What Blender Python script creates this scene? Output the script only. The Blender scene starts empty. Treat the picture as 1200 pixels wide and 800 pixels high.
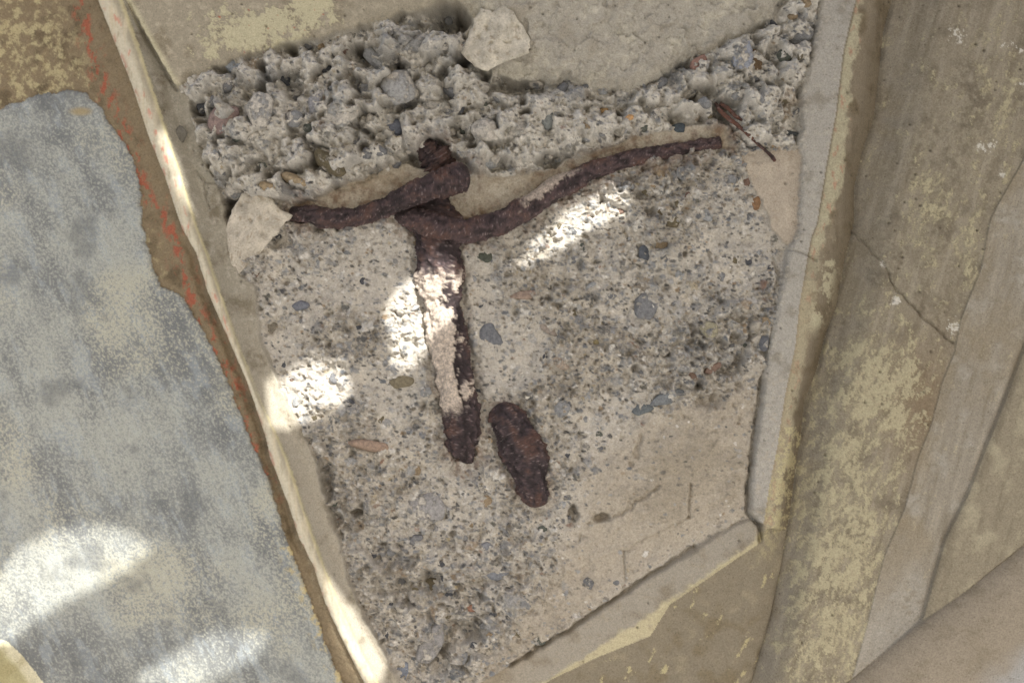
import bpy, bmesh, math, random
import numpy as np
from mathutils import Vector

# ------------------------------------------------------------------ camera, world, sun, exposure
SC = bpy.context.scene
COL = SC.collection
P = 0.0005            # metres per photo pixel on the wall plane
D = 1600.0            # camera distance in the same units (0.8 m)
random.seed(7)

cam_data = bpy.data.cameras.new("camera")
cam = bpy.data.objects.new("camera", cam_data)
COL.objects.link(cam)
cam.location = (0, -D * P, 0)
cam.rotation_euler = (math.radians(90), 0, 0)
cam_data.sensor_width = 36
cam_data.lens = 48
cam_data.clip_start = 0.01
cam_data.clip_end = 500
cam_data.dof.use_dof = True
cam_data.dof.focus_distance = D * P - 0.004
cam_data.dof.aperture_fstop = 9.0
SC.camera = cam

SUN = Vector((0.25, -0.70, 0.66)).normalized()      # from the wall towards the sun
elev = math.asin(SUN.z)
azim = math.atan2(SUN.x, SUN.y)
world = bpy.data.worlds.new("World")
SC.world = world
world.use_nodes = True
wn = world.node_tree
bg = wn.nodes["Background"]
sky = wn.nodes.new("ShaderNodeTexSky")
sky.sky_type = 'NISHITA'
sky.sun_disc = False
sky.sun_elevation = elev
sky.sun_rotation = azim
sky.air_density = 1.0
sky.dust_density = 5.0
sky.ozone_density = 0.6
wn.links.new(sky.outputs[0], bg.inputs[0])
bg.inputs[1].default_value = 0.10

sd = bpy.data.lights.new("sun", 'SUN')
sd.energy = 5.0
sd.angle = math.radians(0.45)
sd.color = (1.0, 0.98, 0.95)
so = bpy.data.objects.new("sun", sd)
COL.objects.link(so)
so.location = SUN * 3
so.rotation_euler = SUN.to_track_quat('Z', 'Y').to_euler()

SC.view_settings.view_transform = 'Standard'
SC.view_settings.look = 'None'
SC.view_settings.gamma = 1.0
SC.view_settings.use_curve_mapping = False
SC.view_settings.exposure = 1.10

# ------------------------------------------------------------------ numpy noise
f4 = np.float32
def hsh(ix, iy, seed):
    h = (ix.astype(np.int64) * 374761393 + iy.astype(np.int64) * 668265263 + seed * 1442695041) & 0xFFFFFFFF
    h = ((h ^ (h >> 13)) * 1274126177) & 0xFFFFFFFF
    h = (h ^ (h >> 16)) & 0xFFFFFFFF
    h = (h * 2246822519) & 0xFFFFFFFF
    h = h ^ (h >> 15)
    return ((h & 0xFFFFFF) / float(0x1000000)).astype(f4)

def vnoise(x, y, seed):
    x0 = np.floor(x); y0 = np.floor(y)
    fx = (x - x0).astype(f4); fy = (y - y0).astype(f4)
    ux = fx * fx * fx * (fx * (fx * 6 - 15) + 10); uy = fy * fy * fy * (fy * (fy * 6 - 15) + 10)
    ix = x0.astype(np.int64); iy = y0.astype(np.int64)
    def g(a, b, dx, dy):
        t = hsh(ix + a, iy + b, seed) * 6.2831853
        return np.cos(t) * dx + np.sin(t) * dy
    n00 = g(0, 0, fx, fy); n10 = g(1, 0, fx - 1, fy)
    n01 = g(0, 1, fx, fy - 1); n11 = g(1, 1, fx - 1, fy - 1)
    a = n00 + (n10 - n00) * ux; b = n01 + (n11 - n01) * ux
    return (a + (b - a) * uy) * 1.5

def fbm(x, y, scale, octs, seed, gain=0.5, ax=1.0, ay=1.0):
    s = np.zeros(x.shape, f4); a = 1.0; tot = 0.0
    c, q = 0.8, 0.6
    X = x / scale * ax; Y = y / scale * ay
    for o in range(octs):
        s += a * vnoise(X, Y, seed + o * 17)
        tot += a; a *= gain
        X, Y = (X * c - Y * q) * 2.03 + 11.3, (X * q + Y * c) * 2.03 + 5.7
    return s / tot

def worley(x, y, scale, seed, jit=0.9):
    X = x / scale; Y = y / scale
    ix = np.floor(X).astype(np.int64); iy = np.floor(Y).astype(np.int64)
    f1 = np.full(x.shape, 9, f4); f2 = np.full(x.shape, 9, f4)
    cx = np.zeros(x.shape, np.int64); cy = np.zeros(x.shape, np.int64)
    dx = np.zeros(x.shape, f4); dy = np.zeros(x.shape, f4)
    for a in (-1, 0, 1):
        for b in (-1, 0, 1):
            jx = ix + a; jy = iy + b
            px = jx + 0.5 + (hsh(jx, jy, seed) - .5) * jit
            py = jy + 0.5 + (hsh(jx, jy, seed + 1) - .5) * jit
            ex = (X - px).astype(f4); ey = (Y - py).astype(f4)
            d = np.sqrt(ex * ex + ey * ey)
            m = d < f1
            f2 = np.where(m, f1, np.minimum(f2, d))
            f1 = np.where(m, d, f1)
            cx = np.where(m, jx, cx); cy = np.where(m, jy, cy)
            dx = np.where(m, ex, dx); dy = np.where(m, ey, dy)
    return f1, f2, cx, cy, dx, dy

def sst(a, b, x):
    t = np.clip((x - a) / (b - a), 0, 1)
    return t * t * (3 - 2 * t)

def seg_dist(x, y, pts):
    d = np.full(x.shape, 1e9, f4)
    for (ax, ay), (bx, by) in zip(pts[:-1], pts[1:]):
        vx, vy = bx - ax, by - ay
        L = vx * vx + vy * vy + 1e-9
        t = np.clip(((x - ax) * vx + (y - ay) * vy) / L, 0, 1)
        e = (x - ax - t * vx) ** 2 + (y - ay - t * vy) ** 2
        d = np.minimum(d, e)
    return np.sqrt(d)

def inside(x, y, poly):
    r = np.zeros(x.shape, bool)
    n = len(poly)
    for i in range(n):
        x1, y1 = poly[i]; x2, y2 = poly[(i + 1) % n]
        if y1 == y2: continue
        c = ((y1 > y) != (y2 > y)) & (x < (x2 - x1) * (y - y1) / (y2 - y1) + x1)
        r ^= c
    return r

def sdf(x, y, poly):           # positive inside
    d = seg_dist(x, y, list(poly) + [poly[0]])
    return np.where(inside(x, y, poly), d, -d)

def fx(pairs, v):              # x as a function of v
    a = sorted(pairs)
    return np.interp(v, [p[0] for p in a], [p[1] for p in a]).astype(f4)

# ------------------------------------------------------------------ outlines of the place (photo pixels)
STRIP_L = [(-120,75),(0,115),(51,135),(101,155),(162,175),(203,192),(267,213),(297,230),(341,243),(395,267),(449,290),(510,311),(537,317),(591,338),(631,351),(665,368),(706,381),(753,403),(800,427),(920,480)]
STRIP_R = [(-120,108),(0,145),(67,169),(128,189),(189,209),(260,231),(334,257),(402,280),(463,304),(537,338),(597,358),(655,378),(700,396),(760,424),(800,446),(920,505)]
BROKEN_L = [(103,207),(115,222),(150,228),(190,240),(215,253),(240,262),(280,268),(318,278),(335,298),(400,304),(450,325),(500,350),(531,366),(599,384),(632,396),(680,407),(733,430),(780,457),(920,530)]
SKIM_L = [(-120,95),(0,148),(30,165),(65,185),(95,202),(106,210)]
BROKEN_R = [(-120,968),(0,959),(61,950),(118,935),(169,934),(185,938),(270,933),(294,922),(355,910),(409,899),(445,893),(490,887),(530,880),(600,876),(620,890)]
GREY_R = [(-120,1012),(0,1001),(61,986),(135,977),(189,967),(263,955),(280,948),(355,935),(405,930),(462,918),(523,909),(567,900),(630,890),(700,872)]
CREAM_R = [(-120,1015),(17,1004),(50,1002),(118,992),(162,990),(216,985),(243,974),(260,969),(294,959),(361,948),(430,938),(520,926),(600,914)]
GROOVE = [(-120,1068),(0,1050),(34,1041),(84,1036),(135,1030),(175,1016),(216,1007),(263,1006),(300,996),(355,986),(395,972),(435,962),(469,948),(523,942),(537,939),(605,930),(661,920),(725,907),(777,892),(920,850)]
FACET = [(-120,1330),(60,1240),(189,1197),(243,1166),(260,1158),(314,1148),(375,1124),(412,1117),(449,1102),(496,1090),(537,1074),(594,1059),(650,1035),(725,1016),(781,1001),(920,960)]
RIDGE = [(-120,1420),(250,1265),(419,1200),(469,1181),(517,1161),(575,1138),(631,1110),(721,1084),(800,1050),(920,1010)]
def diag_y(u): return np.interp(u, [900,990,1065,1132,1200,1350], [870,800,740,691,635,515])
def crack_y(u): return np.interp(u, [380,560,600,669,729,776,854,876,890], [900,801,777,735,694,664,618,608,612])
def creamtop_y(u): return np.interp(u, [380,560,669,739,831,887,900], [930,842,777,731,670,629,622])
def creambot_y(u): return np.interp(u, [380,560,646,702,762,785,868,892,960], [960,850,795,768,744,707,650,634,600])
SLAB = [(-400,230),(-60,150),(0,128),(40,112),(80,105),(100,108),(118,125),(133,152),(150,172),(160,200),(165,235),(166,262),(176,302),(188,335),(214,348),(232,378),(250,412),(268,450),(282,485),(294,520),(312,556),(326,600),(338,640),(352,672),(366,712),(380,752),(398,790),(440,900),(-400,1000)]
CORNER = [(-300,600),(0,748),(10,752),(28,768),(52,800),(100,900),(-300,900)]
BULGE = [(207,103),(245,88),(300,68),(385,48),(450,30),(525,8),(548,14),(545,50),(560,82),(600,94),(680,100),(735,108),(775,92),(800,72),(838,58),(872,44),(905,18),(935,-30),(950,-120),(985,-120),(959,0),(950,61),(935,118),(933,172),(880,172),(858,150),(845,135),(800,147),(740,160),(690,178),(640,196),(590,205),(555,200),(535,180),(500,172),(470,192),(430,205),(385,224),(350,238),(300,232),(250,215),(238,190),(228,150),(222,115)]
SMOOTH_R = [(866,178),(938,176),(936,265),(926,290),(905,270),(893,235),(880,215)]
LOW_SMOOTH = [(890,440),(880,530),(876,606),(760,668),(600,775),(560,800),(630,700),(680,610),(690,550),(755,495),(830,465)]
CAV_L = [(330,250),(350,236),(385,222),(430,203),(475,188),(500,195),(545,200),(520,225),(450,245),(400,256),(350,262)]
CAV_M = [(545,205),(600,205),(640,200),(690,180),(740,160),(800,147),(850,150),(862,175),(800,172),(720,190),(650,222),(600,250),(560,262),(520,262),(520,230)]

def lefth(u, v): return 26.0 - np.maximum(fx(STRIP_L, v) - u, 0) * 0.28

def macro(u, v):
    """smooth overall relief, in pixels towards the viewer"""
    sl = fx(STRIP_L, v); sr = fx(STRIP_R, v); bl = fx(BROKEN_L, v); sk = fx(SKIM_L, v)
    gr = fx(GREY_R, v); gv = fx(GROOVE, v); fc = fx(FACET, v); rd = fx(RIDGE, v); br = fx(BROKEN_R, v)
    h = np.zeros(u.shape, f4)
    h = np.where(u < sl, lefth(u, v), h)
    rec = np.where(v < 104, sk, bl)
    t = np.clip((u - sl) / np.maximum(sr - sl, 1), 0, 1)
    h = np.where((u >= sl) & (u < sr), 27 + 5 * np.sqrt(np.clip(1 - (2 * t - 1) ** 2, 0, 1)), h)
    tr = np.clip((u - sr) / 14.0, 0, 1)
    h = np.where((u >= sr) & (u < rec), 27 - 17 * tr ** 0.8, h)
    # right hand mouldings
    wgt = np.clip((v - 560) / 200, 0, 1)
    h = np.where((u >= br) & (u < gr), 9, h)
    tt = np.clip((u - gr) / np.maximum(gv - gr, 1), 0, 1)
    cov = 10 - 30 * sst(0.3, 1.0, tt)
    h = np.where((u >= gr) & (u < gv), cov, h)
    s = np.clip((u - gv) / np.maximum(fc - gv, 1), 0, 1)
    h = np.where((u >= gv) & (u < fc), -24 + 30 * sst(-.05, .32, s) + 12 * s - 8 * sst(.5, 1.05, s), h)
    h = np.where((u >= fc) & (u < rd), 12 - (u - fc) * 0.20, h)
    h = np.where(u >= rd, 12 - (rd - fc) * 0.20 + 6 + (u - rd) * 0.10, h)
    return h

# ------------------------------------------------------------------ the grid of the whole wall front
STEP = 1.15
gx = np.arange(-290, 1370, STEP); gy = np.arange(-100, 905, STEP)
GX, GY = np.meshgrid(gx, gy)
GX = GX.astype(f4); GY = GY.astype(f4)
H0 = np.zeros(GX.shape, f4)
for _ in range(3):
    U = 600 + (GX - 600) * D / (D - H0)
    V = 400 + (GY - 400) * D / (D - H0)
    H0 = macro(U, V)
    # ignore the narrow relief when mapping: keep it smooth
    H0 = np.where(U < fx(STRIP_L, V), lefth(U, V), np.where(U > fx(GROOVE, V), 6 * sst(0, 60, U - fx(GROOVE, V)), 26 * np.clip(1 - (U - fx(STRIP_L, V)) / 120, 0, 1)))
U = (600 + (GX - 600) * D / (D - H0)).astype(f4)
V = (400 + (GY - 400) * D / (D - H0)).astype(f4)

n_big = fbm(U, V, 120, 4, 11)
n_med = fbm(U, V, 34, 5, 23)
n_fin = fbm(U, V, 9, 4, 31, .6)
n_mic = fbm(U, V, 4.2, 3, 37, .7)
wx = fbm(U, V, 16, 4, 41, .6); wy = fbm(U, V, 16, 4, 53, .6)
UR = U + wx * 9; VR = V + wy * 9          # ragged coordinates
US = U + wx * 2.2; VS = V + wy * 2.2      # slightly worn coordinates

sl = fx(STRIP_L, V); sr = fx(STRIP_R, V); bl = fx(BROKEN_L, VR); sk = fx(SKIM_L, V)
gr = fx(GREY_R, V); gv = fx(GROOVE, V); fc = fx(FACET, V); rd = fx(RIDGE, V); br = fx(BROKEN_R, VR)
cr = fx(CREAM_R, V)
(CORE, LEDGE, COAT, RETURN, STRIP, BAND, FILM, FILLET, COVE, FACE, CHAMFER, RAIL, SILL, BASE, BLOCK, PATCH, OUTER) = range(17)
L = np.full(U.shape, CORE, np.int32)
bulge_d = sdf(UR, VR, BULGE)
upper = (VR < np.interp(UR, [100,207,245,300,385,450,525,548,545,560,600,680,735,775,800,838,872,905,935,950], [106,103,88,68,48,30,8,14,50,82,94,100,108,92,72,58,44,18,-30,-120]))
L[(upper) & (U < 985)] = COAT
L[bulge_d > 0] = LEDGE
pd = sdf(U + wx * 5, V + wy * 5, SMOOTH_R); L[pd > 0] = PATCH
rec = np.where(V < 104, sk + wx * 1.2, bl + (UR - U) * -0.6)
L[(U < rec)] = RETURN
L[(US < sr) & (U < rec + 40)] = STRIP
sl_r = sl + wx * 1.5
L[U < sl_r] = BAND
slab_d = sdf(U + wx * 5, V + wy * 5, SLAB)
L[(slab_d > 0) & (U < sl_r - 1)] = FILM
L[(U < 200) & (sdf(US, VS, CORNER) > 0)] = BLOCK
L[(U > br + (UR - U) * -0.5) & (U <= gr)] = FILLET
cy_ = crack_y(U + wx * 1.5) + wy * 1.5
ct_ = creamtop_y(U); cb_ = creambot_y(U)
low = (V > cy_) & (U > 380) & (U > bl + 4) & (U < 893) & (V > 560)
L[low] = SILL
L[(low | (U > 850)) & (V > np.where(U < 892, cb_ , 622 + wy * 14)) & (U < gv) & (V > 600)] = BASE
L[(U > gr) & (U < gv) & (L != BASE)] = COVE
L[(U >= gv) & (U < fc)] = FACE
L[(U >= fc) & (U < rd)] = CHAMFER
L[(U >= rd)] = OUTER
dy = diag_y(U)
L[(V > dy) & (U > gv + 30)] = RAIL

M = macro(U, V)
H = M.copy()
broken = (L == CORE) | (L == LEDGE)

# --- faceted fracture fields
def facet(u, v, sc, amp, tilt, seed, wp=0.35):
    a = u + wx * sc * wp * 2; b = v + wy * sc * wp * 2
    f1, f2, cx, cy, dx, dy_ = worley(a, b, sc, seed)
    r1 = hsh(cx, cy, seed + 5); r2 = hsh(cx, cy, seed + 6); r3 = hsh(cx, cy, seed + 7)
    return amp * (r1 - .5) + tilt * sc * (dx * (r2 - .5) + dy_ * (r3 - .5)), f1, f2, cx, cy
FA, a1, a2, acx, acy = facet(U, V * 1.1, 31, 9, 1.0, 101)
FB, b1, b2, bcx, bcy = facet(U, V * 1.15, 14, 5, 0.9, 202)
FC, c1, c2, ccx, ccy = facet(U * .95, V * 1.2, 6.5, 2.4, 0.7, 303)
FD, d1, d2, dcx, dcy = facet(U * .9, V * 1.2, 3.6, 1.2, 0.5, 404)

# density of coarse fracture over the core
smooth_low = sst(-25, 20, sdf(UR, VR, LOW_SMOOTH))
rough_mid = np.clip(0.55 + n_big * 1.4, 0, 1)
core_rough = (0.10 + 0.55 * sst(.25, .95, rough_mid + .5 * n_med)) * (1 - 0.9 * smooth_low)
for (cx_, cy2, rr, aa) in ((430,690,70,.5),(600,660,60,.35),(760,330,80,.3),(700,250,70,.25),(860,420,70,.8),(800,440,50,.6),(520,700,110,.7),(390,610,40,.9),(330,300,50,.5),(820,190,60,.6),(520,760,70,.6),(640,690,40,.5)):
    core_rough += aa * np.exp(-((U - cx_) ** 2 + (V - cy2) ** 2) / (rr * rr)) * (1 - .6 * smooth_low)
n_el = fbm(U * .8 + V * .25, V * 1.3 - U * .2, 11, 5, 1301, .72)     # torn, slightly layered texture
n_rid = 1 - np.abs(fbm(U, V, 24, 5, 1311, .62)) * 2.6
hc = n_big * 11 + n_med * 7 + (FA * .7 + FB * 1.2 + FC * 1.1 + FD * .8) * core_rough + n_fin * (.35 + 1.3 * core_rough) + n_mic * (.12 + .35 * core_rough) + (n_el * (.6 + 3 * core_rough) + n_rid * (.5 + 2.5 * core_rough)) * (1 - .85 * smooth_low)
hc += smooth_low * 3
stepA = sdf(US, VS, [(733,645),(770,626),(806,606),(842,585),(880,570),(900,640),(740,720)])
stepB = sdf(US + wx * 2, VS, [(640,690),(700,655),(733,640),(733,690),(700,720),(640,760)])
hc -= (3.2 * sst(-1, 1.5, stepA) + 2.2 * sst(-1, 1.5, stepB)) * smooth_low
# crumbly pits
w1, w2, wcx, wcy, _, _ = worley(U + wx * 5, V + wy * 5, 8, 505)
pr = hsh(wcx, wcy, 77)
pit = (pr > .84) * np.clip(1 - w1 / .34, 0, 1)
hc -= pit * 8 * np.clip(core_rough + .35 - .2 * smooth_low, 0, 1)
w1, w2, wcx, wcy, _, _ = worley(U + wx * 9, V + wy * 9, 21, 606)
pit2 = (hsh(wcx, wcy, 78) > .84) * np.clip(1 - w1 / .33, 0, 1)
hc -= pit2 * 20 * np.clip(core_rough, 0, 1) * (1 - .8 * smooth_low)
H = np.where(L == CORE, hc, H)

# upper ledge of coarse aggregate
lipw = sst(0, 20, bulge_d)
leftness = 1 - sst(560, 700, U)
amp = 0.75 + .5 * leftness
o1, o2, ocx, ocy, _, _ = worley(U + wx * 16, V * 1.15 + wy * 16, 38, 1401)
p1, p2, pcx, pcy, _, _ = worley(U + wx * 8, V * 1.15 + wy * 8, 18, 1411)
domeA = np.sqrt(np.clip(1 - (o1 / .72) ** 2, 0, 1)) * (.3 + hsh(ocx, ocy, 1402))
domeB = np.sqrt(np.clip(1 - (p1 / .70) ** 2, 0, 1)) * (.1 + hsh(pcx, pcy, 1412))
hl = -13 + 18 * lipw ** .6 + n_big * 8 + n_med * 11 * amp + (domeA * 22 + domeB * 8) * amp + FA * 1.0 * amp + FB * .9 * amp + FC * .5 + FD * .25 + n_fin * .7 + n_mic * .2
crev = np.exp(-((o2 - o1) / .10) ** 2) * (hsh(ocx, ocy, 9) > .45) * 22 + np.exp(-((p2 - p1) / .12) ** 2) * (hsh(pcx, pcy, 9) > .7) * 8
hl -= crev * amp * lipw
hl -= pit2 * 36 * amp + pit * 8
for (px_, py_, rx_, ry_, dp) in ((505,684,14,13,8),(543,742,26,16,10),(515,772,12,22,8),(470,690,16,12,5),(382,568,9,22,6),(392,612,12,10,7),(852,432,20,9,7),(830,470,18,8,6),(672,600,5,9,7),(704,606,9,6,6),(385,250,10,8,3),(322,282,14,9,4),(318,380,12,10,4),(455,200,30,7,4),(700,118,26,5,5),(905,60,8,16,5),(528,26,22,16,22),(422,64,14,9,14),(590,104,20,9,16),(447,78,26,7,12),(620,106,16,8,13),(540,74,9,7,16),(820,112,22,10,10),(850,128,14,12,14),(232,128,8,9,14),(246,142,10,10,10),(345,90,12,8,9),(500,185,26,20,12),(268,243,12,14,14),(640,188,14,7,10),(590,190,26,8,10),(800,135,30,9,9)):
    e = ((U + wx * 8 - px_) / rx_) ** 2 + ((V + wy * 8 - py_) / ry_) ** 2
    k = dp * 3.0 * np.exp(-e ** 1.6 * 1.0)
    hl -= k; H = np.where(L == CORE, H - k, H)
H = np.where(L == LEDGE, hl, H)

bd = seg_dist(U + wx * 10, V + wy * 10, [(508,260),(516,330),(522,380),(534,450),(543,500),(545,530)])
bd = np.minimum(bd, seg_dist(U + wx * 10, V + wy * 10, [(592,486),(610,525),(628,580)]) + 1)
H = np.where(L == CORE, H - 7 * sst(34, 22, bd), H)
# smooth moulded cavities behind the bars
cl = np.maximum(sdf(U + wx * 4, V + wy * 4, CAV_L), sdf(U + wx * 4, V + wy * 4, CAV_M))
ck = sst(-3, 4, cl) * (L == CORE)
H = H * (1 - ck) + (-6 + n_med * 5 + n_fin * 1.6 + n_el * 1.6 - pit * 3) * ck
cavity = ck
# small spots of hollow under the ledge lip
lip = np.exp(-(np.clip(-bulge_d, 0, 99) / 5) ** 2) * (L == CORE) * sst(150, 175, V) * sst(.0, .3, n_med + .15)
H -= lip * 5

# coat of render above
hm = 24 + n_big * 3 + n_fin * .35 + n_mic * .25
mid = sst(535, 560, U) * (L == COAT)
hm2 = 13 + n_big * 6 + n_med * 2.5 + n_fin * .8 + 8 * sst(60, -40, V) + FB * .25 + FA * .25 + n_el * .8
edge = sst(0, 9, np.abs(bulge_d))
hcoat = hm * (1 - mid) + hm2 * mid
H = np.where(L == COAT, hcoat - (1 - edge) * (1.5 + n_fin * 2) - mid * 9 * sst(16, 0, np.abs(bulge_d) + n_med * 14), H)

H = np.where(L == PATCH, 2 + n_med * 2.2 + (U - 900) * .03 + n_mic * .2 + n_fin * .5 + n_el * .6 - pit * 2, H)
H = np.where(L == RETURN, M + n_med * 1.6 + n_fin * .9 + n_mic * .4, H)
H = np.where(L == STRIP, M + fbm(U * .6, V * .25, 9, 3, 71) * 1.6 + n_mic * .3, H)
gro = np.exp(-((sl - 7 - U + wx * 4) / 5) ** 2) * sst(230, 330, V) * (1 - sst(620, 700, V))
H = np.where(L == BAND, M - 3 + n_med * 3 + n_fin * 1.6 + n_mic * .6 - gro * 8, H)
H = np.where(L == FILM, M + 2.0 * sst(0, 5, slab_d) + n_med * .5 + n_fin * .25 - gro * 2 - 1, H)
cd = sdf(US, VS, CORNER)
H = np.where(L == BLOCK, M + 2 + 9 * sst(0, 9, cd) + n_fin * .5, H)
H = np.where(L == FILLET, M + 1.5 + n_med * 1.2 + n_fin * .35 + n_mic * .18 - 3 * sst(6, 0, np.abs(U - br)) * (n_fin > -.1), H)
H = np.where(L == COVE, M + n_med * 1.0 + n_fin * .4 + n_mic * .2, H)
# bottom sill: grey bevel then cream edge then lower face
bt = np.clip((V - cy_) / np.maximum(ct_ - cy_, 2), 0, 1)
bt2 = np.clip((V - ct_) / np.maximum(cb_ - ct_, 2), 0, 1)
hs = 2 + 6 * bt + n_med * 1.0 + n_fin * .4 + n_mic * .2 - 5 * bt2 ** 1.5
H = np.where(L == SILL, hs, H)
hbse = 3 - 10 * np.clip((V - cb_) / 60, 0, 1) * sst(925, 870, U) + n_med * 1.0 + n_fin * .3 + n_mic * .15
hbse = hbse * (1 - sst(30, 0, gv - U)) + (-18) * sst(34, 0, gv - U)
H = np.where(L == BASE, hbse, H)
for lab in (FACE, CHAMFER, OUTER):
    H = np.where(L == lab, M + n_big * 2 + n_med * .9 + n_fin * .45 + n_mic * .25, H)
rb = np.clip((V - dy) * .8, 0, 60)
H = np.where(L == RAIL, 4 + 26 * np.sqrt(np.clip(1 - (1 - rb / 60) ** 2, 0, 1)) + n_med * .8 + n_mic * .15, H)
# groove line itself
gd = np.abs(U - gv + wx * 2)
H -= 4.5 * np.exp(-(gd / 3.0) ** 2) * (0.55 + .45 * np.clip(n_med * 2, -1, 1)) * (L != RAIL)
H -= 2.5 * np.exp(-((U - rd) / 4) ** 2) * (L != RAIL)

# --- cracks
def crack(pts, w, dep, wob=4, brk=None):
    global H
    d = seg_dist(U + wx * wob, V + wy * wob, pts)
    k = dep * np.exp(-(d / w) ** 2)
    if brk is not None: k = k * sst(brk, brk + .15, n_med + .0 * d)
    H = H - k
crack([(893,445),(889,480),(884,510),(880,540),(877,575),(876,600),(884,608),(890,616),(890,634)], 2.3, 14, 3)
crack([(598,778),(669,736),(729,695),(776,665),(815,642)], 2.2, 12, 3)
crack([(815,642),(854,619),(876,608)], 1.3, 4, 3)
crack([(1000,262),(1012,280),(1022,292),(1035,310),(1050,340),(1062,352),(1080,372),(1100,388),(1116,402)], 1.2, 4, 5)
crack([(809,566),(807,590),(806,606)], 1.4, 5, 3)
crack([(732,645),(770,625),(806,606)], 1.2, 4, 4)
crack([(732,645),(733,680)], 1.3, 4, 4)
crack([(806,606),(840,570),(876,545)], 1.1, 2.5, 5, -.1)
crack([(916,292),(930,294),(945,300),(953,306)], 1.2, 3, 4)
crack([(935,118),(938,145),(933,165)], 2.0, 8, 6)
crack([(905,300),(912,320),(908,350)], 1.6, 6, 6, -.1)
crack([(868,420),(876,395),(880,372)], 2.2, 9, 8)
crack([(800,455),(830,450),(868,420)], 2.0, 7, 9, -.1)
crack([(366,531),(384,560),(384,600),(396,632)], 2.6, 10, 8, -.2)
crack([(228,200),(240,214),(262,216)], 1.1, 4, 4)
crack([(152,5),(168,40),(190,80),(205,104)], 1.6, 5, 2)
crack([(960,0),(954,30),(950,60),(946,90)], 1.5, 6, 5, -.1)
crack([(238,214),(240,232),(243,246)], 1.0, 4, 5)
crack([(700,610),(730,600),(760,575),(800,560)], 1.8, 5, 9, .0)
crack([(660,640),(700,612)], 2.5, 6, 9, -.1)
crack([(740,545),(745,530),(752,510)], 2.5, 6, 9, -.2)
# bugholes in the smooth faces
h1, h2_, hx_, hy_, _, _ = worley(U, V, 14, 707)
hole = ((hsh(hx_, hy_, 3) > .9) * np.clip(1 - h1 / (.06 + .1 * hsh(hx_, hy_, 4)), 0, 1)) * np.isin(L, [COAT, RETURN, FILLET, PATCH, FACE, COVE, SILL])
H -= hole * 3.5

# soften the one-cell cliffs between pieces so that edges are worn, not combed
for _ in range(6):
    B = (np.roll(H, 1, 0) + np.roll(H, -1, 0) + np.roll(H, 1, 1) + np.roll(H, -1, 1)) / 4
    k_ = sst(1.6, 5, np.abs(H - B))
    H = (H * (1 - k_) + B * k_).astype(f4)

# ------------------------------------------------------------------ colours of the surfaces (albedo, linear)
def rgb(r, g, b): return np.array([r, g, b], f4)
def mixc(c, col, m): return c * (1 - m[..., None]) + np.asarray(col, f4) * m[..., None]
def srgb(r, g, b):
    c = np.array([r, g, b], np.float64) / 255
    return np.where(c < .04045, c / 12.92, ((c + .055) / 1.055) ** 2.4).astype(f4)
C = np.zeros(U.shape + (3,), f4)
cement = srgb(178, 172, 161)
C[:] = cement
# broad tone of the cement
C = mixc(C, srgb(160, 152, 138), sst(-.05, .45, n_big) * .7)
C = mixc(C, srgb(138, 132, 124), sst(.05, .4, n_el) * .30 * (1 - .7 * smooth_low))
C = mixc(C, srgb(204, 198, 187), sst(.08, .4, -n_el) * .35)
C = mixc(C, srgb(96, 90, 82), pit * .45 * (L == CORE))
C = mixc(C, srgb(203, 195, 180), sst(.0, .5, -n_med) * .6)
C = mixc(C, srgb(164, 154, 137), smooth_low * .75)
C = mixc(C, srgb(140, 131, 114), smooth_low * sst(.0, .4, n_big + n_el * .5) * .5)
# ledge: paler, cooler cement skin over stones
isl = (L == LEDGE)
C = mixc(C, srgb(203, 198, 187), isl * .8)
PAL = [srgb(104, 107, 110), srgb(128, 130, 132), srgb(78, 78, 78), srgb(152, 152, 150), srgb(142, 124, 100), srgb(116, 107, 92), srgb(208, 204, 196), srgb(128, 100, 84), srgb(96, 94, 86), srgb(160, 146, 116)]
PW = np.cumsum([.17, .22, .10, .18, .045, .08, .16, .01, .055, .012]); PW = PW / PW[-1]
dark_bias = 0
def aggregate(C, cx, cy, f1, f2, seed, prob, rad, strength, gap=.10):
    r = hsh(cx, cy, seed); q = hsh(cx, cy, seed + 1); rr = rad * (.55 + .6 * hsh(cx, cy, seed + 2))
    rr = rr * (1 + .5 * n_el); m = (r < prob) * sst(rr + .07, rr - .05, f1) * sst(gap * .3, gap, f2 - f1) * strength * (.55 + .45 * hsh(cx, cy, seed + 3))
    m = m * sst(-.45, .1, n_mic + n_el * .9 + .1)
    idx = np.searchsorted(PW, q)
    idx = np.clip(idx, 0, len(PAL) - 1)
    col = np.stack(PAL)[idx]
    return C * (1 - m[..., None]) + col * m[..., None], m
dens = np.clip(core_rough * .9 + .12, 0, 1) * (1 - .55 * cavity)
dens = np.where(isl, .75, dens * 1.25) * (1 - .8 * smooth_low)
fld = broken * 1.0 * (1 - .9 * cavity)
C, m4 = aggregate(C, dcx, dcy, d1, d2, 811, .34 * dens + .10 * (1 - .8 * smooth_low), .52, fld)
C, m3 = aggregate(C, ccx, ccy, c1, c2, 821, .26 * dens + .05 * (1 - .8 * smooth_low), .52, fld)
C, m2 = aggregate(C, bcx, bcy, b1, b2, 831, .17 * dens, .55, fld * .9)
C, m1 = aggregate(C, acx, acy, a1, a2, 841, .16 * dens * isl, .5, fld * .8)
q1_, q2_, qx_, qy_, _, _ = worley(U * .85 + wx * 4, V * 1.35 + wy * 4, 7.5, 1601)
rq = hsh(qx_, qy_, 1602)
mq = (rq < .17) * sst(.30, .20, q1_ * (.75 + 1.1 * hsh(qx_, qy_, 1603))) * broken * (1 - cavity) * (1 - .6 * smooth_low)
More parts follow.
